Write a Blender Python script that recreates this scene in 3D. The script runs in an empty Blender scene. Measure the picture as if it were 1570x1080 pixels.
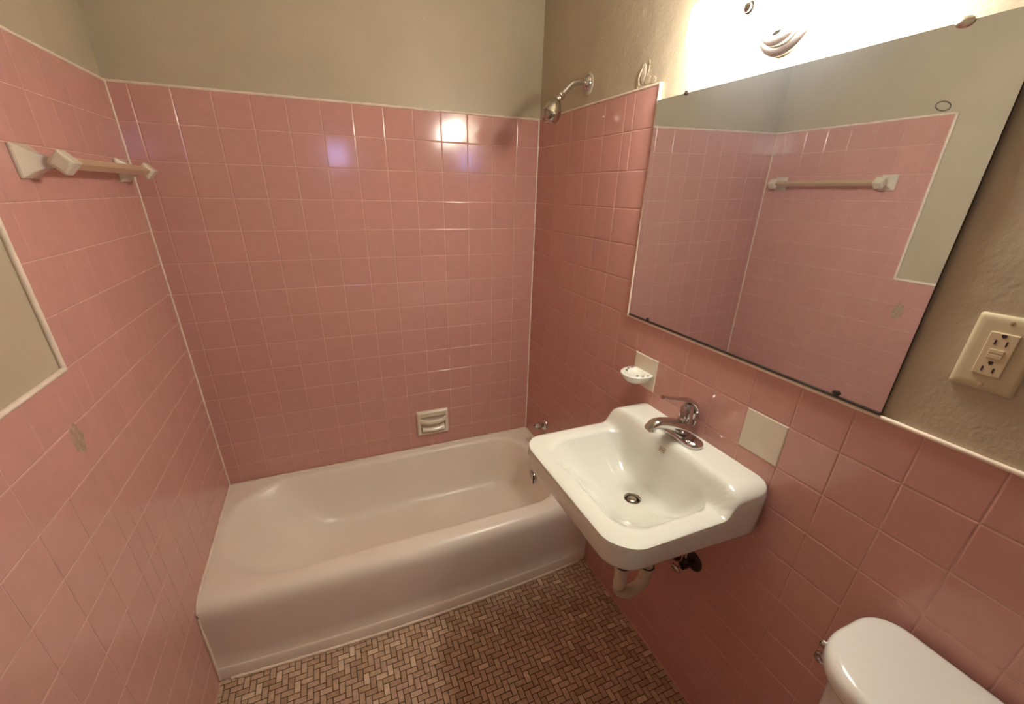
import bpy, bmesh, math, random
from mathutils import Vector, Matrix
random.seed(7)
C = bpy.context.scene.collection
PI = math.pi
W = 1.478          # left wall at x = -W, right wall (tile face) at x = 0, back wall at y = 0
ZT = 1.857         # top of the shower tiling
PT = 0.110         # tile pitch
YF = -3.10         # front wall (behind the camera)
ZC = 2.42          # ceiling
PAINT = 0.006      # painted plaster sits this far behind the tile faces

# ---------------------------------------------------------------- materials
def mat(name, col, rough=0.5, metal=0.0, coat=0.0, spec=0.5):
    m = bpy.data.materials.new(name); m.use_nodes = True
    b = m.node_tree.nodes['Principled BSDF']
    b.inputs['Base Color'].default_value = (*col, 1)
    b.inputs['Roughness'].default_value = rough
    b.inputs['Metallic'].default_value = metal
    b.inputs['Coat Weight'].default_value = coat
    b.inputs['Coat Roughness'].default_value = 0.05
    b.inputs['Specular IOR Level'].default_value = spec
    return m
def nd(m, t, **kw):
    n = m.node_tree.nodes.new(t)
    for k, v in kw.items(): setattr(n, k, v)
    return n
def lk(m, a, b): m.node_tree.links.new(a, b)
def bsdf(m): return m.node_tree.nodes['Principled BSDF']
def objcoord(m):
    t = nd(m, 'ShaderNodeTexCoord'); return t.outputs['Object']
def noise(m, scale, detail=3, rough=.5, vec=None):
    n = nd(m, 'ShaderNodeTexNoise'); n.inputs['Scale'].default_value = scale
    n.inputs['Detail'].default_value = detail; n.inputs['Roughness'].default_value = rough
    lk(m, vec or objcoord(m), n.inputs['Vector']); return n
def vary(m, col, amt, scale=6, detail=3):
    """mottle the base colour by a real (wear-like) noise"""
    n = noise(m, scale, detail)
    r = nd(m, 'ShaderNodeValToRGB')
    r.color_ramp.elements[0].position = .3; r.color_ramp.elements[1].position = .7
    r.color_ramp.elements[0].color = (*[c*(1-amt) for c in col], 1)
    r.color_ramp.elements[1].color = (*[min(1, c*(1+amt)) for c in col], 1)
    lk(m, n.outputs['Fac'], r.inputs['Fac']); lk(m, r.outputs['Color'], bsdf(m).inputs['Base Color'])
def bump(m, scale, strength, dist, detail=3, extra=None):
    n = noise(m, scale, detail)
    b = nd(m, 'ShaderNodeBump'); b.inputs['Strength'].default_value = strength; b.inputs['Distance'].default_value = dist
    h = n.outputs['Fac']
    if extra:
        n2 = noise(m, extra[0], 2)
        a = nd(m, 'ShaderNodeMath', operation='MULTIPLY_ADD')
        lk(m, n2.outputs['Fac'], a.inputs[0]); a.inputs[1].default_value = extra[1]; lk(m, h, a.inputs[2]); h = a.outputs[0]
    lk(m, h, b.inputs['Height']); lk(m, b.outputs['Normal'], bsdf(m).inputs['Normal'])

PINK = (.60, .312, .278)
M = {}
for i, f in enumerate((1.0, .98, 1.02)):
    c = (PINK[0]*f, PINK[1]*f, PINK[2]*f)
    m = mat('pink_glaze_%s' % 'abc'[i], c, .13, spec=.5); vary(m, c, .03, 30, 4); bump(m, 9, .035, .002, 1); M['pink%d' % i] = m
M['grout'] = mat('pale_pink_grout', (.66, .41, .35), .6); vary(M['grout'], (.68, .42, .36), .18, 25)
M['caulk'] = mat('cream_caulk', (.82, .69, .58), .5); vary(M['caulk'], (.82, .69, .58), .12, 18)
M['paint'] = mat('beige_paint', (.50, .425, .31), .42); vary(M['paint'], (.50, .425, .31), .05, 5); bump(M['paint'], 160, .35, .0016, 3, (14, 2.0))
M['paintr'] = mat('patched_beige_paint', (.50, .425, .31), .32); vary(M['paintr'], (.50, .425, .31), .05, 5); bump(M['paintr'], 120, .45, .0016, 3, (9, 6.0))
M['ceil'] = mat('ceiling_paint', (.58, .52, .40), .7); bump(M['ceil'], 90, .3, .002)
M['whitetile'] = mat('cream_tile', (.72, .645, .53), .2); vary(M['whitetile'], (.72, .645, .53), .04, 20)
M['tub'] = mat('tub_enamel', (.86, .79, .69), .32, coat=.1); vary(M['tub'], (.86, .79, .69), .035, 4)
M['porcelain'] = mat('white_porcelain', (.74, .735, .665), .10, coat=.4)
M['toilet'] = mat('toilet_porcelain', (.80, .785, .74), .14, coat=.3); bump(M['toilet'], 40, .06, .002)
M['bisque'] = mat('bisque_ceramic', (.77, .69, .56), .18, coat=.2)
M['towel'] = mat('pale_ceramic', (.74, .66, .54), .2, coat=.2)
M['bar'] = mat('yellowed_bar', (.55, .38, .25), .3)
M['chrome'] = mat('chrome', (.60, .58, .57), .06, 1.0); bump(M['chrome'], 30, .05, .002)
M['chromeold'] = mat('worn_chrome', (.52, .48, .43), .18, 1.0); vary(M['chromeold'], (.50, .46, .41), .25, 60); bump(M['chromeold'], 50, .15, .002)
M['lampmetal'] = mat('satin_lamp_metal', (.50, .49, .46), .25, 1.0)
M['dark'] = mat('dark_void', (.012, .008, .006), .6)
M['black'] = mat('blackened_metal', (.05, .035, .03), .35, .6)
M['pvc'] = mat('white_pvc', (.68, .60, .47), .4)
M['ivory'] = mat('ivory_plastic', (.58, .50, .33), .38)
M['ivory2'] = mat('ivory_device', (.64, .53, .35), .35)
M['slot'] = mat('slot', (.03, .01, .03), .6)
M['plaster'] = mat('bare_plaster', (.56, .50, .40), .6); bump(M['plaster'], 60, .7, .004)
M['grime'] = mat('adhesive_residue', (.40, .28, .20), .5); vary(M['grime'], (.42, .29, .21), .25, 60)
M['pencil'] = mat('grey_scuff', (.10, .085, .07), .7)
M['mark'] = mat('printed_mark', (.30, .18, .10), .5)
M['wood'] = mat('white_door_paint', (.62, .57, .47), .4)
# floor tiles: a few stone tones
FT = [tuple(min(.8, c*f) for c, f in zip(t, (1.75, 1.86, 2.02))) for t in ((.300, .195, .122), (.27, .17, .102), (.335, .225, .145), (.24, .148, .088), (.40, .29, .19), (.30, .19, .13))]
for i, c in enumerate(FT):
    m = mat('floor_tile_%s' % 'abcdef'[i], c, .42); vary(m, c, .16, 70, 4); bump(m, 120, .25, .001); M['f%d' % i] = m
M['fgrout'] = mat('floor_grout', (.045, .027, .014), .9); vary(M['fgrout'], (.045, .027, .014), .4, 6)
# mirror: old silvering with a faint dusty film
m = bpy.data.materials.new('silvered_mirror'); m.use_nodes = True; nt = m.node_tree; nt.nodes.clear()
o = nd(m, 'ShaderNodeOutputMaterial'); g = nd(m, 'ShaderNodeBsdfGlossy'); g.inputs['Color'].default_value = (.83, .89, .92, 1); g.inputs['Roughness'].default_value = .012
d = nd(m, 'ShaderNodeBsdfDiffuse'); d.inputs['Color'].default_value = (.48, .54, .62, 1)
mx = nd(m, 'ShaderNodeMixShader'); mx.inputs[0].default_value = .026
lk(m, g.outputs[0], mx.inputs[1]); lk(m, d.outputs[0], mx.inputs[2]); lk(m, mx.outputs[0], o.inputs[0]); M['mirror'] = m
# lit frosted glass
m = bpy.data.materials.new('lit_frosted_glass'); m.use_nodes = True
b = bsdf(m); b.inputs['Base Color'].default_value = (.9, .88, .8, 1); b.inputs['Roughness'].default_value = .3
b.inputs['Emission Color'].default_value = (1.0, .94, .82, 1); b.inputs['Emission Strength'].default_value = 29
M['lit'] = m
# window glass
m = bpy.data.materials.new('window_glass'); m.use_nodes = True; nt = m.node_tree; nt.nodes.clear()
o = nd(m, 'ShaderNodeOutputMaterial'); t = nd(m, 'ShaderNodeBsdfTransparent'); g = nd(m, 'ShaderNodeBsdfGlossy'); g.inputs['Roughness'].default_value = .02
mx = nd(m, 'ShaderNodeMixShader'); mx.inputs[0].default_value = .06
lk(m, t.outputs[0], mx.inputs[1]); lk(m, g.outputs[0], mx.inputs[2]); lk(m, mx.outputs[0], o.inputs[0]); M['pane'] = m

# ---------------------------------------------------------------- mesh helpers
def obj(name, bm, mats, parent=None, smooth=False, loc=None):
    """links ONE mesh object; bm in world coordinates"""
    if not isinstance(mats, (list, tuple)): mats = [mats]
    bmesh.ops.recalc_face_normals(bm, faces=bm.faces) if not getattr(bm, '_keep', False) else None
    me = bpy.data.meshes.new(name); bm.to_mesh(me); bm.free()
    for mt in mats: me.materials.append(M[mt])
    if smooth:
        for p in me.polygons: p.use_smooth = True
        try: me.set_sharp_from_angle(angle=math.radians(42 if smooth is True else smooth))
        except Exception: pass
    ob = bpy.data.objects.new(name, me); C.objects.link(ob)
    if parent is not None:
        ob.parent = parent
        bpy.context.view_layer.update()
        ob.matrix_parent_inverse = parent.matrix_world.inverted()
    elif loc is not None:
        v = Vector(loc); me.transform(Matrix.Translation(-v)); ob.location = v
    return ob
def tag(o, label=None, cat=None, group=None, kind=None):
    for k, v in (('label', label), ('category', cat), ('group', group), ('kind', kind)):
        if v: o[k] = v
    return o
def thing(name, label, cat, loc, group=None):
    o = bpy.data.objects.new(name, None); C.objects.link(o); o.location = loc; o.empty_display_size = .05
    bpy.context.view_layer.update()
    return tag(o, label, cat, group)
def box(bm, x0, x1, y0, y1, z0, z1, mi=0, bev=0, seg=2):
    x0, x1 = sorted((x0, x1)); y0, y1 = sorted((y0, y1)); z0, z1 = sorted((z0, z1))
    vs = [bm.verts.new(p) for p in ((x0,y0,z0),(x1,y0,z0),(x1,y1,z0),(x0,y1,z0),(x0,y0,z1),(x1,y0,z1),(x1,y1,z1),(x0,y1,z1))]
    fs = [bm.faces.new([vs[i] for i in f]) for f in ((0,3,2,1),(4,5,6,7),(0,1,5,4),(1,2,6,5),(2,3,7,6),(3,0,4,7))]
    for f in fs: f.material_index = mi
    if bev:
        es = set(e for f in fs for e in f.edges)
        r = bmesh.ops.bevel(bm, geom=list(es), offset=bev, segments=seg, affect='EDGES', profile=.5)
        for f in r['faces']: f.material_index = mi
    return vs
def loft(bm, rings, cap0=True, cap1=True, mi=0, closed=True):
    R = [[bm.verts.new(p) for p in r] for r in rings]
    n = len(R[0])
    for a, b in zip(R[:-1], R[1:]):
        for i in range(n if closed else n-1):
            j = (i+1) % n
            bm.faces.new((a[i], a[j], b[j], b[i])).material_index = mi
    if cap0: bm.faces.new(list(reversed(R[0]))).material_index = mi
    if cap1: bm.faces.new(R[-1]).material_index = mi
    return R
def frame(d, up=(0, 0, 1)):
    d = Vector(d).normalized(); u = Vector(up)
    if abs(d.dot(u)) > .98: u = Vector((0, 1, 0))
    a = d.cross(u).normalized(); b = a.cross(d).normalized(); return a, b
def tube(bm, pts, rad, n=16, cap=True, mi=0, flat=None, up=(0, 0, 1)):
    """rad: number or per-point list; flat: (wa, wb) multipliers for elliptical sections"""
    pts = [Vector(p) for p in pts]; rings = []
    if not isinstance(rad, (list, tuple)): rad = [rad]*len(pts)
    for i, p in enumerate(pts):
        d = (pts[min(i+1, len(pts)-1)] - pts[max(i-1, 0)])
        a, b = frame(d, up); fa, fb = flat if flat else (1, 1)
        rings.append([p + a*math.cos(t)*rad[i]*fa + b*math.sin(t)*rad[i]*fb for t in [2*PI*k/n for k in range(n)]])
    return loft(bm, rings, cap, cap, mi)
def lathe(bm, o, axis, prof, n=32, mi=0, cap0=True, cap1=True, scale=(1, 1), up=(0, 0, 1)):
    """prof: list of (distance along the axis, radius)"""
    o = Vector(o); ax = Vector(axis).normalized(); a, b = frame(ax, up)
    rings = [[o + ax*h + a*math.cos(t)*r*scale[0] + b*math.sin(t)*r*scale[1] for t in [2*PI*k/n for k in range(n)]] for h, r in prof]
    return loft(bm, rings, cap0, cap1, mi)
def bez(p, n=12):
    """Catmull-Rom through points"""
    p = [Vector(q) for q in p]; out = []
    for i in range(len(p)-1):
        a, b, c, d = p[max(i-1, 0)], p[i], p[i+1], p[min(i+2, len(p)-1)]
        for k in range(n):
            t = k/n
            out.append(.5*((2*b) + (c-a)*t + (2*a-5*b+4*c-d)*t*t + (3*b-a-3*c+d)*t**3))
    return out + [p[-1]]
def rrect(x0, x1, y0, y1, r, z, k=8, m=8):
    """rounded rectangle ring; r: one radius or four (x1y1, x0y1, x0y0, x1y0)"""
    if not isinstance(r, (list, tuple)): r = [r]*4
    cs = [(x1-r[0], y1-r[0], 0, r[0]), (x0+r[1], y1-r[1], PI/2, r[1]), (x0+r[2], y0+r[2], PI, r[2]), (x1-r[3], y0+r[3], 1.5*PI, r[3])]
    pts = []
    for cx, cy, a0, rr in cs:
        for i in range(k+1):
            a = a0 + PI/2*i/k; pts.append((cx+rr*math.cos(a), cy+rr*math.sin(a)))
    full = []
    L = len(pts)
    for i in range(4):
        seg = pts[i*(k+1):(i+1)*(k+1)]; nx = pts[((i+1)*(k+1)) % L]
        full += seg
        for j in range(1, m): full.append((seg[-1][0]+(nx[0]-seg[-1][0])*j/m, seg[-1][1]+(nx[1]-seg[-1][1])*j/m))
    return [Vector((x, y, z)) for x, y in full]
def E():
    return bmesh.new()
def smooth_step(t): t = max(0, min(1, t)); return t*t*(3-2*t)

# ---------------------------------------------------------------- tile fields
def tile(bm, P, u0, u1, v0, v1, mi, gap=.0009, rise=.0028, bev=.0026, base=.0017, ug=None):
    """one cushion-edged tile; P(u, v, n) maps to the world, n = height above the grout plane"""
    ug = gap if ug is None else ug
    u0 += ug; u1 -= ug; v0 += gap; v1 -= gap
    if u1-u0 < .006 or v1-v0 < .006: return
    ta, tb = random.gauss(0, .0011), random.gauss(0, .0011)
    h = lambda u, v: ta*(u-(u0+u1)/2) + tb*(v-(v0+v1)/2)
    rings = []
    for ins, n in ((0, base-.0008), (0, base), (bev*.45, rise-.0003), (bev, rise)):
        q = [(u0+ins, v0+ins), (u1-ins, v0+ins), (u1-ins, v1-ins), (u0+ins, v1-ins)]
        rings.append([bm.verts.new(P(u, v, n + (h(u, v) if n > rise-.0008 else 0))) for u, v in q])
    for a, b in zip(rings[:-1], rings[1:]):
        for i in range(4):
            j = (i+1) % 4; f = bm.faces.new((a[i], a[j], b[j], b[i])); f.material_index = mi
    f = bm.faces.new(rings[-1]); f.material_index = mi
RISE = .0028
zr = [ZT] + [1.752-PT*k for k in range(0, 16)] + [0.0]
def pinkmi(): return random.choice((1, 1, 1, 2, 3))
MW = ['paint', 'pink0', 'pink1', 'pink2', 'grout', 'whitetile']

# back wall -------------------------------------------------------
bm = E()
box(bm, -W-.12, .12, PAINT, .12, 0, ZC, 0)
box(bm, -W, 0, RISE-.0018, PAINT+.001, 0, ZT-.001, 4)
cols = [-W] + sorted([-(.9405+j)*PT for j in range(13)]) + [0]
for i in range(len(cols)-1):
    for k in range(len(zr)-1):
        if zr[k] < .30: continue
        P = lambda u, v, n: (u, RISE-n, v)
        tile(bm, P, cols[i], cols[i+1], zr[k+1], zr[k], pinkmi())
wall_back = tag(obj('wall_back', bm, MW), 'back wall, pink square tile below beige paint', kind='structure')

# left wall -------------------------------------------------------
bm = E()
box(bm, -W-PAINT, -W-.12, YF, PAINT, 0, ZC, 0)
ZWL = 1.206
YL = -.772
box(bm, -W-PAINT-.001, -W-RISE+.0018, YL, 0, 0, ZT-.001, 4)
box(bm, -W-PAINT-.001, -W-RISE+.0018, YF+.02, YL, 0, ZWL-.001, 4)
ly = [0] + [-.172+.1095-.1095*k for k in range(0, 7)] + [YL]
ly2 = [YL] + [-.8285-.1095*k for k in range(0, 15)]
zl = [ZT, 1.752, 1.642, 1.533, 1.424, 1.314, ZWL] + [1.098-PT*k for k in range(10)]
zl = [z for z in zl if z > .03] + [0]
PL = lambda u, v, n: (-W-RISE+n, u, v)
for i in range(len(ly)-1):
    for k in range(len(zl)-1): tile(bm, PL, ly[i+1], ly[i], zl[k+1], zl[k], pinkmi(), ug=.0004)
for i in range(len(ly2)-1):
    for k in range(6, len(zl)-1): tile(bm, PL, ly2[i+1], ly2[i], zl[k+1], zl[k], pinkmi(), ug=.0004)
wall_left = tag(obj('wall_left', bm, MW), 'left wall, pink tile with a stepped edge against beige paint', kind='structure')

# right wall ------------------------------------------------------
bm = E()
box(bm, PAINT, .12, YF, PAINT, 0, ZC, 0)
YR = -.758; ZWR = 1.198
box(bm, PAINT+.001, RISE-.0018, YR, 0, 0, ZT-.001, 4)
box(bm, PAINT+.001, RISE-.0018, YF+.02, YR, 0, ZWR-.001, 4)
PR = lambda u, v, n: (RISE-n, u, v)
gy = [-.058-PT*k for k in range(0, 24)]
DISH = (-.9385, -.828, .9825, 1.092)
rows = [ZT, 1.752, 1.642, 1.532, 1.422, 1.312, ZWR] + [1.092-PT*k for k in range(10)]
rows = [z for z in rows if z > .03] + [0]
for k in range(len(rows)-1):
    if k < 2: cs = [0] + gy[:6] + [-.653, YR]
    elif k < 6: cs = [0] + gy[:6] + [YR]
    else: cs = [0] + gy + [YF+.02]
    for i in range(len(cs)-1):
        if k == 7 and abs(cs[i]+.828) < .003: continue          # soap dish takes this place
        if k == 7 and abs(cs[i]+1.268) < .003: continue          # cream replacement tile (own part)
        if cs[i] - cs[i+1] < .01: continue
        tile(bm, PR, cs[i+1], cs[i], rows[k+1], rows[k], pinkmi(), ug=.0006 if k < 9 else .0003, gap=.0009 if k < 10 else .0006)
wall_right = tag(obj('wall_right', bm, ['paintr'] + MW[1:]), 'right wall, pink tile wainscot below beige paint', kind='structure')
bm = E(); tile(bm, lambda u, v, n: (RISE-n*1.25, u, v), -1.378, -1.268, .982, 1.092, 0, rise=.003)
tag(obj('replacement_tile', bm, 'whitetile', wall_right), 'single cream tile among the pink ones')

# plain front wall with a small window and a door, behind the camera
bm = E()
wx0, wx1, wz0, wz1 = -.765, -.585, 1.775, 1.965
box(bm, -W-.12, wx0, YF, YF-.12, 0, ZC); box(bm, wx1, .12, YF, YF-.12, 0, ZC)
box(bm, wx0, wx1, YF, YF-.12, 0, wz0); box(bm, wx0, wx1, YF, YF-.12, wz1, ZC)
wall_front = tag(obj('wall_front', bm, 'paint'), 'front wall behind the viewer', kind='structure')
bm = E()
for a in ((wx0-.03, wx0+.012, wz0-.03, wz1+.03), (wx1-.012, wx1+.03, wz0-.03, wz1+.03), (wx0, wx1, wz0-.03, wz0+.012), (wx0, wx1, wz1-.012, wz1+.03)):
    box(bm, a[0], a[1], YF-.001, YF+.014, a[2], a[3])
win = tag(obj('window_1', bm, 'wood'), 'small high window behind the viewer', kind='structure')
bm = E(); box(bm, wx0, wx1, YF-.062, YF-.058, wz0, wz1); obj('window_pane', bm, 'pane', win)

bm = E(); box(bm, -W-.12, .12, YF-.12, .12, ZC, ZC+.1)
tag(obj('ceiling', bm, 'ceil'), 'plain painted ceiling', kind='structure')

# ---------------------------------------------------------------- floor: 2:1 herringbone mosaic
bm = E()
box(bm, -W-.12, .12, YF-.12, .12, -.1, -.0016, 0)
U = .0203
def floor_tile(x0, x1, y0, y1):
    x0 = max(x0, -W+.001); x1 = min(x1, -.001); y1 = min(y1, -.66)
    if x1-x0 < .004 or y1-y0 < .004: return
    g = .00115; x0 += g; x1 -= g; y0 += g; y1 -= g
    mi = random.choices(range(1, 7), (6, 5, 5, 3, 1.6, 4))[0]
    dz = random.uniform(-.0003, .0003); ta = random.gauss(0, .008); tb = random.gauss(0, .008)
    q = lambda ins, z: [bm.verts.new((x, y, z+dz+ta*(x-(x0+x1)/2)+tb*(y-(y0+y1)/2))) for x, y in ((x0+ins, y0+ins), (x1-ins, y0+ins), (x1-ins, y1-ins), (x0+ins, y1-ins))]
    R = [q(0, -.002), q(0.0002, -.0006), q(.0013, 0)]
    for a, b in zip(R[:-1], R[1:]):
        for i in range(4): bm.faces.new((a[i], a[(i+1) % 4], b[(i+1) % 4], b[i])).material_index = mi
    bm.faces.new(R[-1]).material_index = mi
for i in range(-74, 2):
    for j in range(-124, -32):
        s = (i+j) % 4
        if s == 0: floor_tile(i*U, (i+2)*U, j*U, (j+1)*U)
        elif s == 2: floor_tile(i*U, (i+1)*U, j*U, (j+2)*U)
tag(obj('floor', bm, ['fgrout'] + ['f%d' % i for i in range(6)]), 'brown herringbone mosaic floor', kind='structure')

# ---------------------------------------------------------------- caulk and edge beads (trim)
def bead(bm, pts, r, jit=.0, n=8):
    P = [Vector(p) for p in pts]; out = []
    for a, b in zip(P[:-1], P[1:]):
        k = max(2, int((b-a).length/.012))
        for i in range(k): out.append(a.lerp(b, i/k))
    out.append(P[-1])
    rr = [r*(1+random.uniform(-jit, jit)) for _ in out]
    tube(bm, out, rr, n)
tn = [0]
def trim(pts, r, m='caulk', jit=.15, name=None, label=None):
    bm = E(); bead(bm, pts, r, jit); tn[0] += 1
    return tag(obj('trim_%d' % tn[0], bm, m, smooth=80), label, kind='structure')
trim([(-W+.002, .001, ZT+.001), (-.002, .001, ZT+.001)], .0045, label='cream edge bead over the back wall tile')
trim([(-W-.001, -.002, ZT+.001), (-W-.001, YL+.002, ZT+.001)], .0045, label='cream edge bead over the left wall tile')
trim([(-W-.002, YL-.001, ZT), (-W-.002, YL-.001, ZWL)], .006, jit=.08, label='cream edge bead down the left tile step')
trim([(-W-.002, YL-.004, ZWL+.001), (-W-.002, YF+.03, ZWL+.001)], .006, jit=.08, label='cream edge bead along the left wainscot')
trim([(.001, -.002, ZT+.001), (.001, YR+.002, ZT+.001)], .004, label='cream edge bead over the shower end tile')
trim([(.0005, YR-.001, ZT+.002), (.0005, YR-.001, 1.752)], .0062, jit=.1, label='thick cream bead at the tile corner')
trim([(-.0015, YR-.0025, 1.752), (-.0015, YR-.0025, ZWR)], .0040, label='cream edge bead beside the mirror')
trim([(.0002, YR+.002, ZWR-.001), (.0002, YF+.03, ZWR-.001)], .0046, jit=.08, label='cream bullnose edge along the right wainscot')
trim([(-W+.002, -.002, .345), (-W+.002, -.002, ZT)], .0032, label='caulk line in the left back corner')
trim([(-.002, -.002, .345), (-.002, -.002, ZT)], .0036, label='caulk line in the right back corner')
trim([(-.001, -.70, .003), (-.001, YF+.03, .003)], .0055, 'pink1', label='pink base bead along the right wall')
trim([(-W+.001, -.70, .003), (-W+.001, YF+.03, .003)], .0045, 'pink1', label='pink base bead along the left wall')

# ---------------------------------------------------------------- bathtub
TZ = .339
def bow(x):
    t = (x+W)/W
    return -.030*math.sin(PI*max(0, min(1, t)))**.8
K, MM = 10, 22
def tring(x0, x1, y0, y1, r, z, bowk=0.0, zz=None):
    out = []
    for v in rrect(x0, x1, y0, y1, r, z, K, MM):
        fy = max(0, min(1, (-.35 - v.y)/.35))
        v.y += bow(v.x)*bowk*fy
        out.append(v)
    return out
e = .0012
rings = []
A = lambda y0, z: tring(-W+e, -e, y0, -.0035, .0012, z, 1)
rings += [A(-.692, .003), A(-.692, .052), A(-.688, .057), A(-.686, .060), A(-.684, .12), A(-.681, .20), A(-.678, .270), A(-.675, .298), A(-.668, .316), A(-.657, .329), A(-.642, .3365), A(-.625, .339)]
def Bn(x0, x1, y0, y1, r, z, bk=.0): rings.append(tring(x0, x1, y0, y1, r, z, bk))
Bn(-1.466, -.074, -.618, -.032, [.13, .24, .24, .13], .3388, .3)
Bn(-1.460, -.081, -.612, -.036, [.13, .24, .24, .13], .3380, .3)
Bn(-1.454, -.087, -.606, -.041, [.13, .24, .24, .13], .3362, .3)
Bn(-1.447, -.093, -.601, -.046, [.13, .24, .24, .13], .3325, .3)
Bn(-1.430, -.100, -.595, -.053, [.13, .235, .235, .13], .320, .25)
Bn(-1.375, -.112, -.585, -.062, [.13, .22, .22, .13], .27, .2)
Bn(-1.310, -.124, -.574, -.072, [.13, .20, .20, .13], .205, .1)
Bn(-1.245, -.136, -.562, -.084, [.125, .18, .18, .125], .150)
Bn(-1.195, -.150, -.550, -.096, [.12, .16, .16, .12], .112)
Bn(-1.165, -.168, -.535, -.110, [.11, .15, .15, .11], .092)
Bn(-1.135, -.190, -.515, -.130, [.10, .13, .13, .10], .080)
Bn(-1.10, -.22, -.48, -.165, [.08, .10, .10, .08], .074)
Bn(-1.00, -.32, -.40, -.25, [.05, .06, .06, .05], .072)
bm = E(); loft(bm, rings, True, True)
tub = thing('bathtub', 'white enamelled built-in bathtub between the pink tiled walls', 'bathtub', (-W/2, -.35, 0))
ob = obj('tub_body', bm, 'tub', tub, smooth=50)
# small rim-to-wall and floor caulk beads belong to the tub
for nm, pts, r in (('caulk_bead', [(-W+.007, -.006, TZ+.001), (-.007, -.006, TZ+.001)], .0042),
                   ('caulk_bead', [(-W+.003, -.004, TZ+.001), (-W+.003, -.60, TZ+.001), (-W+.003, -.645, .334), (-W+.003, -.672, .31), (-W+.003, -.682, .20), (-W+.003, -.692, .004)], .0045),
                   ('caulk_bead', [(x/40*W-W, -.693+bow(x/40*W-W), .003) for x in range(1, 40)], .0065),
                   ('caulk_bead', [(-.002, -.01, TZ), (-.002, -.625, TZ), (-.002, -.67, .31), (-.002, -.684, .2), (-.002, -.693, .006)], .0028)):
    bm = E(); bead(bm, pts, r, .25); obj(nm, bm, 'caulk', tub, smooth=80)
bm = E(); lathe(bm, (-.1135, -.345, .262), (-1, 0, -.18), [(0, .036), (.004, .036), (.008, .032), (.009, 0.001)], 28)
obj('overflow_plate', bm, 'chromeold', tub, smooth=True)
bm = E(); box(bm, -.1255, -.1235, -.372, -.362, .235, .285, bev=.0008); obj('overflow_slot', bm, 'dark', tub)
bm = E(); lathe(bm, (-.215, -.375, .0775), (0, 0, 1), [(0, .024), (.002, .024), (.003, .018), (.0015, .016), (.0015, .001)], 24)
obj('drain', bm, 'chromeold', tub, smooth=True)

# tub spout and handles
sp = thing('tub_spout', 'chrome tub spout low on the shower end wall, half hidden by the sink', 'spout', (0, -.345, .43))
bm = E()
P_ = [(0, -.345, .435), (-.03, -.345, .435), (-.07, -.345, .434), (-.105, -.345, .428), (-.125, -.345, .415), (-.132, -.345, .398)]
tube(bm, bez(P_, 5), [.026]*6 + [.025]*6 + [.024]*6 + [.022]*5 + [.019]*3, 20); obj('spout_body', bm, 'chromeold', sp, smooth=True)
bm = E(); tube(bm, [(-.105, -.345, .448), (-.105, -.345, .462)], .004, 10); lathe(bm, (-.105, -.345, .462), (0, 0, 1), [(0, .004), (.002, .008), (.008, .008), (.010, .003)], 14); obj('diverter_knob', bm, 'chromeold', sp, smooth=True)
def tub_handle(y, z, label):
    t = thing('tub_valve', label, 'valve', (0, y, z))
    bm = E(); lathe(bm, (0, y, z), (-1, 0, 0), [(0, .033), (.003, .033), (.008, .030), (.013, .022), (.016, .014)], 28); obj('escutcheon', bm, 'chrome', t, smooth=True)
    bm = E()
    rings = []
    for h, r in ((.014, .011), (.022, .012), (.026, .0175), (.050, .0165), (.056, .015), (.059, .010)):
        rings.append([Vector((-h, y + r*(1+.09*math.cos(6*a))*math.cos(a), z + r*(1+.09*math.cos(6*a))*math.sin(a))) for a in [2*PI*k/48 for k in range(48)]])
    loft(bm, rings); obj('knob', bm, 'chromeold', t, smooth=True)
tub_handle(-.222, .474, 'round chrome bathtub valve handle on the shower end wall, just left of the sink')

# ---------------------------------------------------------------- shower head and arm
sh = thing('shower_head', 'chrome egg-shaped shower head on a bent arm high on the shower end wall', 'shower head', (0, -.365, 1.927))
bm = E(); lathe(bm, (PAINT-.002, -.365, 1.927), (-1, 0, .05), [(0, .024), (.004, .024), (.008, .021), (.013, .015), (.016, .0115)], 32); obj('flange', bm, 'chrome', sh, smooth=True)
bm = E(); lathe(bm, (PAINT-.001, -.371, 1.922), (-1, 0, 0), [(0, .029), (.002, .028), (.0035, .022)], 26, scale=(1, 1.15)); obj('plaster_ring', bm, 'plaster', sh, smooth=True)
arm = bez([(-.006, -.365, 1.927), (-.030, -.365, 1.926), (-.052, -.365, 1.921), (-.070, -.365, 1.908), (-.092, -.365, 1.887), (-.104, -.365, 1.875)], 6)
bm = E(); tube(bm, arm, .0095, 18); obj('arm', bm, 'chrome', sh, smooth=True)
ax = Vector((-.42, .04, -.90)).normalized()
bm = E(); lathe(bm, (-.094, -.365, 1.886), (-.68, 0, -.73), [(0, .0125), (.0015, .0138), (.012, .0138), (.0135, .011), (.016, .009), (.020, .009), (.022, .0115), (.028, .0115), (.031, .008)], 22); obj('collar', bm, 'chrome', sh, smooth=True)
hd = Vector((-.114, -.365, 1.866))
bm = E(); lathe(bm, hd, ax, [(-.003, .009), (.002, .014), (.010, .0215), (.022, .0275), (.034, .0315), (.043, .033), (.047, .0335), (.049, .0322), (.051, .0335), (.056, .0325), (.066, .0285), (.071, .0245), (.0715, .021), (.069, .0195), (.069, .001)], 40); obj('head_body', bm, 'chromeold', sh, smooth=35)
bm = E(); lathe(bm, hd+ax*.069, ax, [(0, .016), (.0022, .015), (.0022, .012), (.0008, .011), (.0008, .001)], 24); obj('spray_face', bm, 'chrome', sh, smooth=35)

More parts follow.
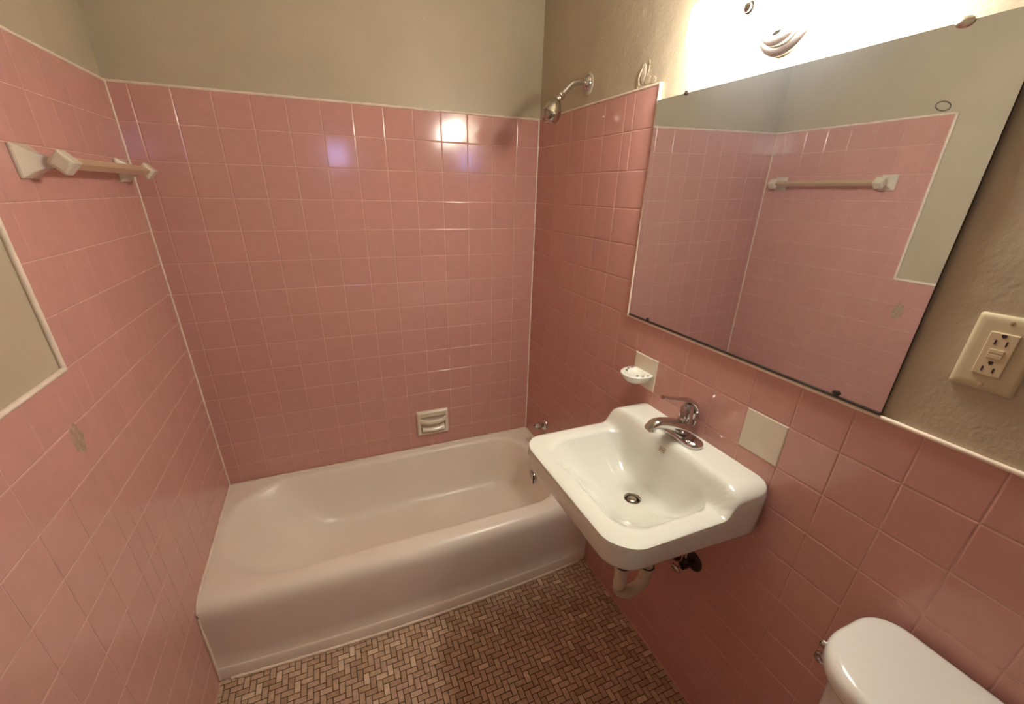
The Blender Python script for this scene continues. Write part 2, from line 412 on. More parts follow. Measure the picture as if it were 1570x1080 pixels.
# ---------------------------------------------------------------- soap dish in the back wall (grab-bar type)
sx0, sx1, sz0, sz1 = -.620, -.456, .413, .551
sd = thing('soap_dish', 'bisque ceramic soap dish with a grab bar in the back wall above the tub', 'soap dish', ((sx0+sx1)/2, 0, sz0))
bm = E()
def rr2(x0, x1, z0, z1, r, y, k=5, m=4): return [Vector((v.x, y, v.y)) for v in rrect(x0, x1, z0, z1, r, 0, k, m)]
ins = lambda a, r, y: rr2(sx0+a, sx1-a, sz0+a, sz1-a, r, y)
loft(bm, [ins(0, .006, .004), ins(0, .006, -.004), ins(.0015, .006, -.010), ins(.006, .006, -.0155), ins(.013, .008, -.018), ins(.019, .010, -.016), ins(.022, .010, -.008), ins(.024, .010, .003)], False, True)
obj('dish_frame', bm, 'bisque', sd, smooth=50)
bm = E()   # sloping recess floor and tray lip
box(bm, sx0+.018, sx1-.018, .0005, -.0035, sz0+.018, sz1-.018)
box(bm, sx0+.020, sx1-.020, 0, -.0150, sz1-.034, sz1-.020, bev=.003)
box(bm, sx0+.026, sx1-.026, .0025, -.012, sz0+.021, sz0+.030, bev=.003)
loft(bm, [[Vector((x, y, z)) for y, z in ((.002, .470), (-.006, .470), (-.020, .462), (-.030-.006*math.sin(PI*t), .452), (-.031-.006*math.sin(PI*t), .446), (-.026-.006*math.sin(PI*t), .442), (-.012, .448), (.002, .452))] for t, x in [(i/12, sx0+.024+(sx1-sx0-.048)*i/12) for i in range(13)]])
obj('tray', bm, 'bisque', sd, smooth=50)
bm = E(); tube(bm, bez([(sx0+.016, -.010, .502), (sx0+.028, -.024, .500), (sx0+.05, -.034, .498), ((sx0+sx1)/2, -.038, .497), (sx1-.05, -.034, .498), (sx1-.028, -.024, .500), (sx1-.016, -.010, .502)], 6), .0105, 14, flat=(.75, 1.15)); obj('grab_bar', bm, 'bisque', sd, smooth=True)

# ---------------------------------------------------------------- soap dish on the right wall
dy = -.883; dzs = 1.036
s2 = thing('soap_dish', 'white ceramic soap dish with drain holes on the right wall above the sink', 'soap dish', (0, dy, dzs-.05))
bm = E(); tile(bm, lambda u, v, n: (RISE-n*1.7, u, v), -.9385, -.828, .9825, 1.092, 0, rise=.003); obj('back_plate', bm, 'whitetile', s2)
bm = E()
def ell(ax_, ay, z, cx, n=48):
    out = []
    for k in range(n):
        a = 2*PI*k/n; x = cx+ax_*math.cos(a); y = dy+ay*math.sin(a)
        out.append(Vector((min(x, -.001), y, z)))
    return out
cx = -.030
loft(bm, [ell(.030, .026, dzs-.030, cx), ell(.042, .038, dzs-.022, cx), ell(.051, .048, dzs-.010, cx), ell(.055, .0515, dzs-.003, cx), ell(.0555, .052, dzs+.001, cx), ell(.053, .050, dzs+.003, cx),
          ell(.034, .033, dzs+.0025, cx-.011), ell(.031, .030, dzs+.0005, cx-.011), ell(.027, .026, dzs-.0035, cx-.011), ell(.015, .015, dzs-.005, cx-.011)])
obj('dish', bm, 'porcelain', s2, smooth=50)
for s in (-1, 1):
    for k, (xx, yy) in enumerate(((-.052, .028), (-.038, .0375), (-.020, .041))):
        bm = E(); lathe(bm, (xx, dy+s*yy, dzs+.0024), (0, 0, 1), [(0, .0042), (.0012, .0040), (.0012, .0005)], 12, scale=(1.1, .8)); obj('drain_hole', bm, 'dark', s2)

# ---------------------------------------------------------------- towel bar on the left wall
TBX, TBZ = -W+.068, 1.609
tb = thing('towel_bar', 'ceramic towel bar with faceted posts high on the left wall', 'towel bar', (-W, -.36, TBZ))
def sq(c, nx, s, rot=0.0, ny=None):
    """square section in the y-z plane at depth nx"""
    return [Vector((nx, c[0]+s*math.sqrt(2)*math.cos(PI/4+rot+k*PI/2), c[1]+s*math.sqrt(2)*math.sin(PI/4+rot+k*PI/2))) for k in range(4)]
for y in (-.618, -.098):
    bm = E()
    loft(bm, [sq((y, TBZ), -W, .0325), sq((y, TBZ), -W+.006, .0325), sq((y, TBZ), -W+.009, .030), sq((y, TBZ), -W+.022, .020), sq((y, TBZ), -W+.036, .0135), sq((y, TBZ), -W+.046, .011), sq((y, TBZ), -W+.060, .011)], True, True)
    bmesh.ops.bevel(bm, geom=list(bm.edges), offset=.0012, segments=2, affect='EDGES')
    p = obj('post', bm, 'towel', tb, smooth=30)
    bm = E()   # diamond-set square head around the bar
    h = .0245; rings = []
    for yy, hh in ((y-.021, h*.72), (y-.017, h), (y+.017, h), (y+.021, h*.72)):
        rings.append([Vector((TBX+hh*math.cos(k*PI/2), yy, TBZ+hh*math.sin(k*PI/2))) for k in range(4)])
    loft(bm, rings); bmesh.ops.bevel(bm, geom=list(bm.edges), offset=.0016, segments=2, affect='EDGES')
    obj('post_head', bm, 'towel', p, smooth=30)
bm = E()
loft(bm, [[Vector((TBX+.0135*math.cos(k*PI/2), yy, TBZ+.0135*math.sin(k*PI/2))) for k in range(4)] for yy in (-.600, -.116)])
bmesh.ops.bevel(bm, geom=[e for e in bm.edges], offset=.0014, segments=2, affect='EDGES')
tag(obj('bar', bm, 'bar', tb, smooth=30), 'yellowed square bar set on edge')

# marks that belong to the walls
def blob(bm, P, cu, cv, ru, rv, n=22, h=.0012, jit=.2):
    rs = [1+random.uniform(-jit, jit) for _ in range(n)]
    ring = lambda f, hh: [Vector(P(cu+ru*f*rs[k]*math.cos(2*PI*k/n), cv+rv*f*rs[k]*math.sin(2*PI*k/n), hh)) for k in range(n)]
    loft(bm, [ring(1, -.001), ring(.96, h*.7), ring(.85, h), ring(.3, h*.9)], True, True)
PLW = lambda u, v, n: (-W+n, u, v)
bm = E(); blob(bm, PLW, -.832, 1.068, .021, .038, h=.0007, jit=.12); tag(obj('adhesive_patch', bm, 'grime', wall_left), 'grey-brown adhesive residue')
bm = E(); tube(bm, [( -W-PAINT+.001, -.715+.026*math.cos(a), 1.888+.016*math.sin(a)+.006*math.cos(a)) for a in [2*PI*k/30 for k in range(31)]], .0022, 8); tag(obj('scuff_ring', bm, 'pencil', wall_left), 'dark oval scuff ring')
PRW = lambda u, v, n: (PAINT-n, u, v)
# peeling plaster flakes around the end of the shower tile
for (u, v, ru, rv, h, mt_) in ((-.668, 1.897, .011, .026, .0022, 'plaster'), (-.688, 1.879, .016, .012, .0014, 'paintr'), (-.712, 1.874, .018, .009, .001, 'paintr'), (-.648, 1.874, .005, .010, .003, 'plaster')):
    bm = E(); blob(bm, PRW, u, v, ru, rv, n=30, h=h, jit=.14); obj('peeling_flake', bm, mt_, wall_right, smooth=75)
bm = E()   # curled lip of the peeled paint and long trowel ridges
tube(bm, bez([(PAINT-.002, -.657, 1.868), (PAINT-.0035, -.652, 1.885), (PAINT-.003, -.658, 1.902), (PAINT-.0015, -.668, 1.922)], 6), [.0022]*8+[.003]*6+[.0015]*5, 8)
tube(bm, bez([(PAINT-.001, -.690, 1.925), (PAINT-.002, -.694, 1.905), (PAINT-.001, -.686, 1.890)], 6), .0016, 8)
for k in range(14):
    y0 = -.58-random.uniform(-.04, .10); z0 = random.uniform(1.93, 2.12); L = random.uniform(.03, .09); a = random.uniform(1.35, 1.75)
    tube(bm, [(PAINT+.0016, y0+L*math.cos(a)*t, z0+L*math.sin(a)*t) for t in (0, .25, .5, .75, 1)], [.0006, .0019, .0022, .0019, .0006], 6)
tag(obj('plaster_ridges', bm, 'paintr', wall_right, smooth=75), 'ridged plaster beside the light')
for (u, v) in ((-.424, 2.039), (-.29, 1.79)):
    bm = E(); blob(bm, PRW if v > 1.86 else (lambda a, b, n: (-n, a, b)), u-.2*(v < 1.86), v+(.02 if v < 1.86 else 0), .003, .003, n=10, h=.002); obj('paint_fleck', bm, 'plaster', wall_right)
bm = E(); blob(bm, lambda a, b, n: (a, PAINT-n, b), -.481, 2.141, .006, .004, n=10, h=.002); obj('paint_fleck', bm, 'plaster', wall_back)
# raised plaster ripples above the mirror
bm = E()
for k in range(26):
    y0 = random.uniform(-1.62, -1.33); z0 = 1.835+random.uniform(0, .12); a = random.uniform(-.5, .3); L = random.uniform(.008, .03)
    pts = [(PAINT+.0012, y0+L*math.cos(a)*t, z0+L*math.sin(a)*t+.004*math.sin(3*t)) for t in (0, .33, .66, 1)]
    tube(bm, pts, [.0006, .0019, .0021, .0006], 6)
tag(obj('plaster_ripples', bm, 'paintr', wall_right, smooth=True), 'wrinkled plaster above the mirror')

# ---------------------------------------------------------------- mirror
my0, my1, mz0, mz1 = -1.526, -.766, 1.206, 1.815
xb, xt = -.0020, -.0100
mir = thing('wall_mirror', 'large frameless rectangular mirror above the sink, held by clips', 'mirror', (0, -1.147, mz0))
bm = E()
def mxz(z, dx=0): return xb+(xt-xb)*(z-mz0)/(mz1-mz0)+dx
v = [bm.verts.new((mxz(z, dx), y, z)) for dx in (0, .005) for y, z in ((my0, mz0), (my1, mz0), (my1, mz1), (my0, mz1))]
fs = [bm.faces.new([v[i] for i in f]) for f in ((0,1,2,3),(7,6,5,4),(0,4,5,1),(1,5,6,2),(2,6,7,3),(3,7,4,0))]
fs[0].material_index = 0
for f in fs[1:]: f.material_index = 1
obj('glass', bm, ['mirror', 'black'], mir)
bm = E(); box(bm, .0035, -.0055, my0, my1, mz0-.0045, mz0-.0005, bev=.001); obj('bottom_channel', bm, 'black', mir)
def clip(y, z, s, m='chrome'):
    bm = E(); x = mxz(z)
    lathe(bm, (x-.0002, y, z), (-1, 0, 0), [(0, s), (.002, s), (.0032, s*.75), (.0036, s*.2)], 20, scale=(1.25, .8) if s > .006 else (1, 1)); obj('clip', bm, m, mir, smooth=True)
clip(-.859, 1.208, .0055, 'black'); clip(-1.444, 1.211, .0062, 'black'); clip(-.876, 1.815, .0055, 'black'); clip(-1.433, 1.814, .0092, 'chromeold')

# ---------------------------------------------------------------- vanity light
ly0, ly1 = -1.305, -.958
la = thing('vanity_light', 'lit frosted glass vanity light on the right wall above the mirror', 'wall light', (0, -1.13, 1.84))
bm = E(); lathe(bm, (PAINT, -1.118, 1.905), (-1, 0, 0), [(0, .064), (.008, .064), (.012, .060), (.014, .050), (.024, .048), (.030, .040)], 40); obj('canopy', bm, 'lampmetal', la, smooth=40)
bm = E()
def sec(y, s, r):
    return [Vector((v.x, y, v.y)) for v in rrect(-.118+s, -.044-s, 1.868+s, 1.958-s, max(.002, r-s), 0, 5, 3)]
loft(bm, [sec(ly0, .016, .022), sec(ly0+.003, .006, .022), sec(ly0+.010, .001, .022), sec(ly0+.018, 0, .022), sec(ly1-.018, 0, .022), sec(ly1-.010, .001, .022), sec(ly1-.003, .006, .022), sec(ly1, .016, .022)])
obj('lamp_shade', bm, 'lit', la, smooth=50)
bm = E(); lathe(bm, (-.118, -1.131, 1.900), (-1, 0, 0), [(-.002, .011), (.003, .011), (.004, .0075), (.009, .008), (.011, .006), (.0115, .001)], 20); obj('finial', bm, 'lampmetal', la, smooth=40)
bm = E(); tube(bm, [(-.010, -1.118, 1.885), (-.036, -1.118, 1.885)], .012, 16); obj('stem', bm, 'chrome', la, smooth=True)

# ---------------------------------------------------------------- outlet
oy0, oy1, oz0, oz1 = -1.668, -1.591, 1.301, 1.418
ot = thing('wall_outlet', 'ivory wall outlet plate with reset buttons right of the mirror', 'outlet', (0, -1.63, 1.30))
bm = E()
def orr(i, x, r=.004): return [Vector((x, v.x, v.y)) for v in rrect(oy0+i, oy1-i, oz0+i, oz1-i, r, 0, 4, 2)]
loft(bm, [orr(0, PAINT), orr(0, PAINT-.0035), orr(.0012, PAINT-.0055), orr(.006, PAINT-.0068), orr(.012, PAINT-.0070)]); obj('cover_plate', bm, 'ivory', ot, smooth=50)
ocy, ocz = (oy0+oy1)/2, (oz0+oz1)/2
bm = E(); box(bm, PAINT-.004, PAINT-.0100, ocy-.0165, ocy+.0165, ocz-.0335, ocz+.0335, bev=.0012); dev = obj('receptacle', bm, 'ivory2', ot)
def slot(y, z, w, h, round_=False):
    bm = E()
    if round_:
        lathe(bm, (PAINT-.0098, y, z), (-1, 0, 0), [(0, .0029), (.0005, .0028), (.0006, .0003)], 14)
        box(bm, PAINT-.0098, PAINT-.0104, y-.0029, y+.0029, z-.0008, z+.0026)
    else: box(bm, PAINT-.0098, PAINT-.0104, y-w/2, y+w/2, z-h/2, z+h/2)
    obj('slot', bm, 'slot', dev)
for cz, s in ((ocz+.0225, 1), (ocz-.0200, 1)):
    slot(ocy, cz+.0068, 0, 0, True); slot(ocy+.0063, cz-.0038, .0021, .0078); slot(ocy-.0063, cz-.0038, .0021, .0078)
for cz in (ocz+.0052, ocz-.0024):
    bm = E(); box(bm, PAINT-.0095, PAINT-.0112, ocy-.0085, ocy+.0085, cz-.0031, cz+.0031, bev=.0006); obj('test_button', bm, 'ivory2', dev)
for z in (ocz+.0495, ocz-.0495):
    bm = E(); lathe(bm, (PAINT-.0068, ocy, z), (-1, 0, 0), [(0, .0034), (.0008, .0031), (.0012, .0012)], 16); obj('screw', bm, 'grime', ot, smooth=True)

# ---------------------------------------------------------------- sink
RZ = .876; LZ = .937
SX = -.447; SY0, SY1 = -1.392, -.884
sk = thing('wall_sink', 'white porcelain wall-mounted sink with a raised faucet ledge', 'sink', (0, (SY0+SY1)/2, .79))
bcx, bcy = -.215, -1.138
dcx, dcy = -.205, -1.145
N = 160
def outl(x0, x1, y0, y1, rf, rb, a):
    """distance-free polar support of a rounded rect: ray from (bcx,bcy) at angle a"""
    dx, dy = math.cos(a), math.sin(a)
    # binary search on implicit rounded rectangle
    def inside(x, y):
        if not (x0 <= x <= x1 and y0 <= y <= y1): return False
        for cx, cy, r, sx, sy in ((x0+rf, y0+rf, rf, -1, -1), (x0+rf, y1-rf, rf, -1, 1), (x1-rb, y0+rb, rb, 1, -1), (x1-rb, y1-rb, rb, 1, 1)):
            if (x-cx)*sx > 0 and (y-cy)*sy > 0 and (x-cx)**2+(y-cy)**2 > r*r: return False
        return True
    lo, hi = 0, 1
    for _ in range(30):
        m_ = (lo+hi)/2
        if inside(bcx+dx*m_, bcy+dy*m_): lo = m_
        else: hi = m_
    return bcx+dx*lo, bcy+dy*lo
def ledge(x, y):
    ey = min(y-SY0, SY1-y)                     # distance to the nearer side edge
    fx = -.118 - .010*smooth_step((.09-ey)/.09)
    t = smooth_step((x-fx+.014)/.032)
    R_ = .050; q = max(0, min(1, 1-ey/R_))
    lz = LZ - .036*(1-math.sqrt(max(0, 1-q*q)))
    R2 = .022; q2 = max(0, min(1, 1-min(ey, x-SX)/R2))
    rz = RZ - .006*(1-math.sqrt(max(0, 1-q2*q2)))
    return rz + (lz-rz)*t
angs = [2*PI*k/N for k in range(N)]
Oo = [outl(SX, -.0006, SY0, SY1, .075, .028, a) for a in angs]
Bi = [outl(-.392, -.124, -1.338, -.938, .075, .045, a) for a in angs]
rings = []
# bowl: from the drain outward
DZ = .768
for s in (.0, .04, .1, .18, .28, .40, .52, .64, .74, .82, .88, .93, .965, .99, 1.0):
    ring = []
    for k, a in enumerate(angs):
        ex, ey = Bi[k]
        dx0, dy0 = dcx+.024*math.cos(a), dcy+.024*math.sin(a)
        x = dx0+(ex-dx0)*s; y = dy0+(ey-dy0)*s
        back = smooth_step((math.cos(a)-.1)/.7); front = smooth_step((-math.cos(a)-.1)/.7)
        p = 2.7 + 3.5*back - .75*front
        q = s**p
        z = DZ + .010*s + (RZ-.008-DZ-.010)*q
        ring.append(Vector((x, y, z)))
    rings.append(ring)
for s in (.03, .07, .12, .18, .25, .32, .4, .48, .56, .64, .72, .8, .87, .92, .955, .98):
    ring = []
    for k, a in enumerate(angs):
        ex, ey = Bi[k]; ox, oy = Oo[k]
        x = ex+(ox-ex)*s; y = ey+(oy-ey)*s
        z = ledge(x, y) - .008*max(0, 1-s/.36)**2
        ring.append(Vector((x, y, z)))
    rings.append(ring)
def side(inset, f):      # f: function of the local top height and position -> z ; inset measured inwards (not at the wall)
    ring = []
    for k, a in enumerate(angs):
        ox, oy = Oo[k]; d = Vector((ox-bcx, oy-bcy)); d.normalize()
        x = ox-d.x*inset; y = oy-d.y*inset
        if ox > -.004: x = ox
        ring.append(Vector((x, y, f(ox, oy))))
    return ring
wallk = lambda x: smooth_step((-x-.0)/.03)
def roll(x, y):   # corner roll-off size, larger on the ledge ends
    return .009 + .003*smooth_step((x+.14)/.05)
top = lambda x, y: ledge(x, y)
rings.append(side(.0035, lambda x, y: top(x, y)-.10*roll(x, y)-.001))
rings.append(side(.0010, lambda x, y: top(x, y)-.35*roll(x, y)-.001))
rings.append(side(.0, lambda x, y: top(x, y)-1.0*roll(x, y)))
bot = lambda x, y: .806 - .016*smooth_step((x+.4)/.4)
rings.append(side(.001, lambda x, y: (top(x, y)-roll(x, y))*.6+bot(x, y)*.4))
rings.append(side(.003, lambda x, y: bot(x, y)+.008))
rings.append(side(.006, lambda x, y: bot(x, y)+.001))
rings.append(side(.012, lambda x, y: bot(x, y)))
rings.append(side(.022, lambda x, y: bot(x, y)+.006))
rings.append(side(.030, lambda x, y: bot(x, y)+.030))
# underside of the bowl
for s in (.95, .85, .7, .5, .3):
    rings.append([Vector((dcx+(Bi[k][0]-dcx)*s, dcy+(Bi[k][1]-dcy)*s, DZ-.016+(.055)*s**3)) for k in range(N)])
bm = E(); loft(bm, rings, False, False)
basin = obj('basin', bm, 'porcelain', sk, smooth=70)
bm = E(); lathe(bm, (dcx, dcy, DZ-.012), (0, 0, 1), [(-.02, .019), (.004, .0195), (.0075, .0215), (.0115, .0235), (.0135, .0245), (.0142, .0235), (.0125, .0205), (.006, .0175), (-.016, .0172), (-.016, .001)], 36); obj('drain_flange', bm, 'chromeold', sk, smooth=45)
bm = E(); lathe(bm, (dcx-.001, dcy, DZ-.012), (-.10, 0, 1), [(-.003, .005), (.006, .0105), (.009, .0135), (.0115, .0135), (.013, .0115), (.013, .001)], 26); obj('stopper', bm, 'chromeold', sk, smooth=45)
# flat near-black disc: the shade down the drain pipe, put into its colour
bm = E(); lathe(bm, (dcx, dcy, DZ-.034), (0, 0, 1), [(0, .0169), (.0015, .0169), (.0016, .001)], 20); obj('drain_shade_disc', bm, 'dark', sk)
# small printed maker's mark on the inner face under the ledge
bm = E()
def mk(u, v, n=.0): # u along -y, v up on the inner back face
    return Vector((-.1325-.004*(.5-v)-n, -1.138-u*.020, .921+(v-.5)*.013))
def quad(u0, u1, v0, v1):
    q = [mk(u0, v0), mk(u1, v0), mk(u1, v1), mk(u0, v1)]; b_ = [p+Vector((.0012, 0, 0)) for p in q]
    loft(bm, [b_, q])
for a in ((0, 1, 0, .1), (0, 1, .9, 1), (0, .06, 0, 1), (.94, 1, 0, 1), (.2, .4, .35, .7), (.5, .62, .3, .7), (.7, .82, .35, .65)): quad(*a)
obj('maker_mark', bm, 'mark', sk)

# faucet ------------------------------------------------------------
fy = -1.127; fx = -.055; fz = LZ+.0005
fa = thing('sink_faucet', 'chrome single-lever faucet standing on the sink ledge', 'faucet', (fx, fy, fz))
bm = E()
def stad(a, z, hx=.026, hy=.078): return [Vector((fx+v.x, fy+v.y, z)) for v in rrect(-hx+a, hx-a, -hy+a, hy-a, hx-a-.0005, 0, 10, 4)]
loft(bm, [stad(0, fz), stad(-.0008, fz+.003), stad(-.0005, fz+.009), stad(.0015, fz+.0125), stad(.005, fz+.0150), stad(.010, fz+.0165)]); obj('base_plate', bm, 'chrome', fa, smooth=40)
def sect(x, z, w, h, tilt, n=28, pw=.8):
    c, s = math.cos(tilt), math.sin(tilt); out = []
    for k in range(n):
        a = 2*PI*k/n; u = w*math.copysign(abs(math.cos(a))**pw, math.cos(a)); v_ = h*math.copysign(abs(math.sin(a))**pw, math.sin(a))
        out.append(Vector((x-s*v_*1.0, fy+u, z+c*v_)))
    return out
bm = E()
loft(bm, [sect(-.026, fz+.020, .018, .012, -.3), sect(-.034, fz+.024, .026, .018, -.2), sect(-.055, fz+.030, .030, .024, -.1), sect(-.080, fz+.040, .027, .022, .15), sect(-.105, fz+.050, .022, .018, .15),
          sect(-.130, fz+.058, .0185, .0155, .05), sect(-.150, fz+.061, .0170, .0140, -.1), sect(-.166, fz+.060, .0160, .0130, -.35), sect(-.176, fz+.056, .0135, .0105, -.7), sect(-.180, fz+.053, .0075, .006, -.8)])
obj('spout', bm, 'chrome', fa, smooth=50)
bm = E(); lathe(bm, (-.163, fy, fz+.052), (-.12, 0, -1), [(0, .0115), (.012, .0115), (.0135, .010), (.0135, .0085), (.010, .008), (.010, .001)], 24); obj('aerator', bm, 'chrome', fa, smooth=40)
# raised lobes of the escutcheon at both ends
for s in (-1, 1):
    bm = E(); lathe(bm, (fx-.001, fy+s*.053, fz+.0135), (0, 0, 1), [(0, .0205), (.0015, .0195), (.0032, .0165), (.0042, .009), (.0045, .001)], 28); obj('end_boss', bm, 'chrome', fa, smooth=True)
bm = E(); lathe(bm, (-.046, fy, fz+.040), (0, 0, 1), [(0, .0205), (.012, .0200), (.020, .0185), (.022, .0165), (.024, .0185), (.052, .0175), (.060, .014), (.064, .007)], 30); obj('cartridge_body', bm, 'chrome', fa, smooth=40)
lev = bez([(-.018, fy, fz+.032), (-.012, fy, fz+.055), (-.015, fy, fz+.080), (-.030, fy, fz+.103), (-.055, fy, fz+.117), (-.085, fy, fz+.125), (-.115, fy, fz+.132), (-.146, fy, fz+.141)], 6)
nl = len(lev)
bm = E(); tube(bm, lev, [.0085+.0035*math.sin(PI*min(1, i/(nl*.7))) - .002*(i/nl) for i in range(nl)], 20, flat=(1.3, .75)); obj('lever', bm, 'chrome', fa, smooth=50)

# P-trap ------------------------------------------------------------
pt = thing('drain_trap', 'white plastic drain trap hanging under the sink', 'drain pipe', (-.2, -1.15, .36))
tx = -.196
bm = E(); tube(bm, [(tx, dcy, .742), (tx, dcy, .50)], .0165, 20); obj('tailpiece', bm, 'pvc', pt, smooth=True)
jb = bez([(tx, dcy, .505), (tx, dcy, .455), (tx, dcy, .415)], 4) + [Vector((tx+.052-.052*math.cos(a), dcy-.000, .412-.050*math.sin(a))) for a in [PI*k/14 for k in range(1, 14)]] + bez([(tx+.104, dcy, .412), (tx+.104, dcy, .44), (tx+.104, dcy, .462)], 4)
bm = E(); tube(bm, jb, .0205, 20); obj('j_bend', bm, 'pvc', pt, smooth=True)
out2 = bez([(tx+.104, dcy, .455), (tx+.104, dcy, .50), (tx+.110, dcy, .53), (tx+.128, dcy+.018, .548), (-.022, -1.087, .555), (0, -1.082, .555)], 5)
bm = E(); tube(bm, out2, .0165, 20); obj('trap_arm', bm, 'pvc', pt, smooth=True)
for x, z in ((tx, .495), (tx+.104, .452)):
    bm = E(); lathe(bm, (x, dcy, z-.014), (0, 0, 1), [(0, .0225), (.002, .0245), (.016, .0245), (.018, .022)], 12); s_ = obj('slip_nut', bm, 'pvc', pt, smooth=20)
    bm = E(); lathe(bm, (x, dcy, z+.0045), (0, 0, 1), [(0, .0235), (.0015, .0245), (.003, .0235)], 24); tag(obj('washer', bm, 'black', s_, smooth=True), 'dark washer ring')
bm = E(); lathe(bm, (0, -1.082, .555), (-1, 0, 0), [(0, .035), (.003, .035), (.008, .026), (.010, .018)], 24); obj('wall_flange', bm, 'black', pt, smooth=True)

# stop valves ---------------------------------------------------------
def stop_valve(y, z, label, hand):
    t = thing('stop_valve', label, 'valve', (0, y, z), 'water stop valves under the sink')
    bm = E(); lathe(bm, (0, y, z), (-1, 0, 0), [(0, .032), (.003, .032), (.008, .026), (.012, .013)], 26); obj('escutcheon', bm, 'black', t, smooth=True)
    bm = E(); tube(bm, [(-.006, y, z), (-.050, y, z)], .0095, 14); lathe(bm, (-.030, y, z), (-1, 0, 0), [(0, .010), (.002, .0135), (.018, .0135), (.020, .010)], 14); tube(bm, [(-.04, y, z), (-.04, y, z+.028)], .008, 12); obj('valve_body', bm, 'black', t, smooth=35)
    bm = E(); tube(bm, [(-.05, y, z), (-.068, y, z)], .004, 10); lathe(bm, (-.066, y, z), hand, [(0, .006), (.003, .0185), (.008, .0195), (.011, .016), (.012, .004)], 24, scale=(1, .62)); tag(obj('oval_handle', bm, 'chromeold', t, smooth=40), 'oval metal handle')
    bm = E(); tube(bm, bez([(-.04, y, z+.025), (-.042, y+.003, z+.10), (-.05, y+.02*(1 if y > -1.15 else 1), z+.17), (-.052, fy+(.02 if y > -1.2 else -.05), z+.25)], 6), .0045, 10); obj('supply_tube', bm, 'chromeold', t, smooth=True)
stop_valve(-1.236, .532, 'dark stop valve with oval handle on the right wall below the sink, nearer the toilet', (-1, 0, -.25))
stop_valve(-1.160, .500, 'dark stop valve mostly hidden under the sink bottom, beside the drain trap', (-1, 0, -.25))

# ---------------------------------------------------------------- toilet (only the tank lid enters the picture)
to = thing('toilet', 'white toilet whose rounded tank lid stands against the right wall', 'toilet', (-.35, -1.91, 0))
TY0, TY1 = -2.165, -1.650
def lidr(i, z, dx=0):
    pts = rrect(-.222+i, -.012-i*.4, TY0+i, TY1-i, [.050-i*.5, .050-i*.5, .080-i*.5, .080-i*.5], z, 10, 8) if False else rrect(-.222+i, -.012-i*.4, TY0+i, TY1-i, [.055-i*.5, .095-i*.5, .095-i*.5, .055-i*.5], z, 12, 10)
    out = []
    for v in pts:
        t = (v.y-(TY0+TY1)/2)/((TY1-TY0)/2)
        if v.x < -.10: v.x -= .014*(1-min(1, t*t))*smooth_step((-.10-v.x)/.1)
        out.append(v)
    return out
bm = E()
loft(bm, [lidr(.006, .790), lidr(.002, .792), lidr(0, .797), lidr(0, .815), lidr(.002, .824), lidr(.007, .831), lidr(.014, .8345), lidr(.03, .836), lidr(.06, .8365)])
obj('tank_lid', bm, 'toilet', to, smooth=60)
bm = E()
loft(bm, [lidr(.055, .40), lidr(.045, .42), lidr(.030, .60), lidr(.018, .79)])
tank = obj('tank', bm, 'toilet', to, smooth=60)
bm = E()   # trip lever on the end of the tank
lathe(bm, (-.150, -1.675, .772), (0, 1, 0), [(0, .014), (.013, .014), (.018, .011), (.021, .006)], 20)
tube(bm, bez([(-.150, -1.660, .772), (-.149, -1.650, .764), (-.142, -1.647, .748), (-.131, -1.647, .732), (-.121, -1.650, .722)], 5), [.0052]*10+[.0062]*11, 12)
lathe(bm, (-.155, -1.662, .800), (0, 1, 0), [(-.012, .008), (.012, .0085), (.015, .006)], 14)
tag(obj('flush_lever', bm, 'chrome', to, smooth=40), 'chrome flush lever')
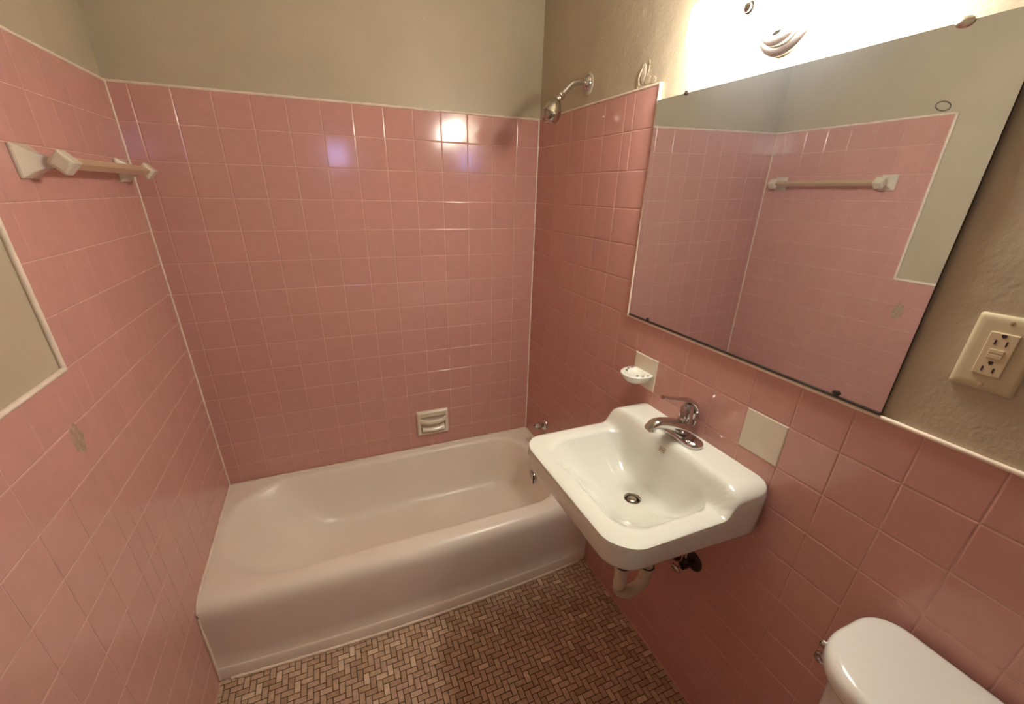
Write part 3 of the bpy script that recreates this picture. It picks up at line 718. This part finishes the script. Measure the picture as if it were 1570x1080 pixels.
def bowl(i, z, cx=-.46, hx=.245, hy=.185):
    out = []
    for k in range(48):
        a = 2*PI*k/48; x = math.cos(a); y = math.sin(a)
        sx = hx if x < 0 else hx*.8
        out.append(Vector((cx+(sx-i)*x, -1.91+(hy-i)*y, z)))
    return out
bm = E()
loft(bm, [bowl(.10, 0, -.40, .30, .20), bowl(.105, .03, -.40, .30, .20), bowl(.12, .14, -.41, .29, .20), bowl(.06, .26, -.44, .27, .195), bowl(.01, .36), bowl(0, .385), bowl(.01, .395), bowl(.05, .395), bowl(.06, .37), bowl(.10, .28), bowl(.15, .22)])
box(bm, -.30, -.03, -2.04, -1.78, .02, .40, bev=.02)
obj('bowl', bm, 'toilet', to, smooth=60)
bm = E(); loft(bm, [bowl(-.004, .397), bowl(-.006, .403), bowl(-.004, .414), bowl(.004, .418)]); obj('seat', bm, 'toilet', to, smooth=50)
bm = E(); loft(bm, [bowl(-.006, .419), bowl(-.008, .425), bowl(-.006, .436), bowl(.004, .441), bowl(.05, .443)]); obj('seat_cover', bm, 'toilet', to, smooth=50)

# ---------------------------------------------------------------- world, camera
w = bpy.data.worlds.new('dusk_sky'); bpy.context.scene.world = w; w.use_nodes = True
w.node_tree.nodes['Background'].inputs[0].default_value = (.42, .45, 1.0, 1)
w.node_tree.nodes['Background'].inputs[1].default_value = 9.0

cd = bpy.data.cameras.new('camera'); cam = bpy.data.objects.new('camera', cd); C.objects.link(cam)
cd.sensor_fit = 'HORIZONTAL'; cd.sensor_width = 36.0
cd.lens = 644.89/1570*36.0
cd.shift_x = (785-778.278)/1570; cd.shift_y = (587.621-540)/1570
cd.clip_start = .02
R = ((0.9234865, -0.3830668, 0.0207971), (-0.1404657, -0.3880820, -0.9108577), (0.3569903, 0.8382435, -0.4121962))
m4 = Matrix(((R[0][0], -R[1][0], -R[2][0], -0.929403), (R[0][1], -R[1][1], -R[2][1], -1.900320), (R[0][2], -R[1][2], -R[2][2], 1.570470), (0, 0, 0, 1)))
cam.matrix_world = m4
bpy.context.scene.camera = cam
vs = bpy.context.scene.view_settings
vs.view_transform = 'Standard'; vs.look = 'None'; vs.gamma = 1; vs.use_curve_mapping = False; vs.exposure = 1.56
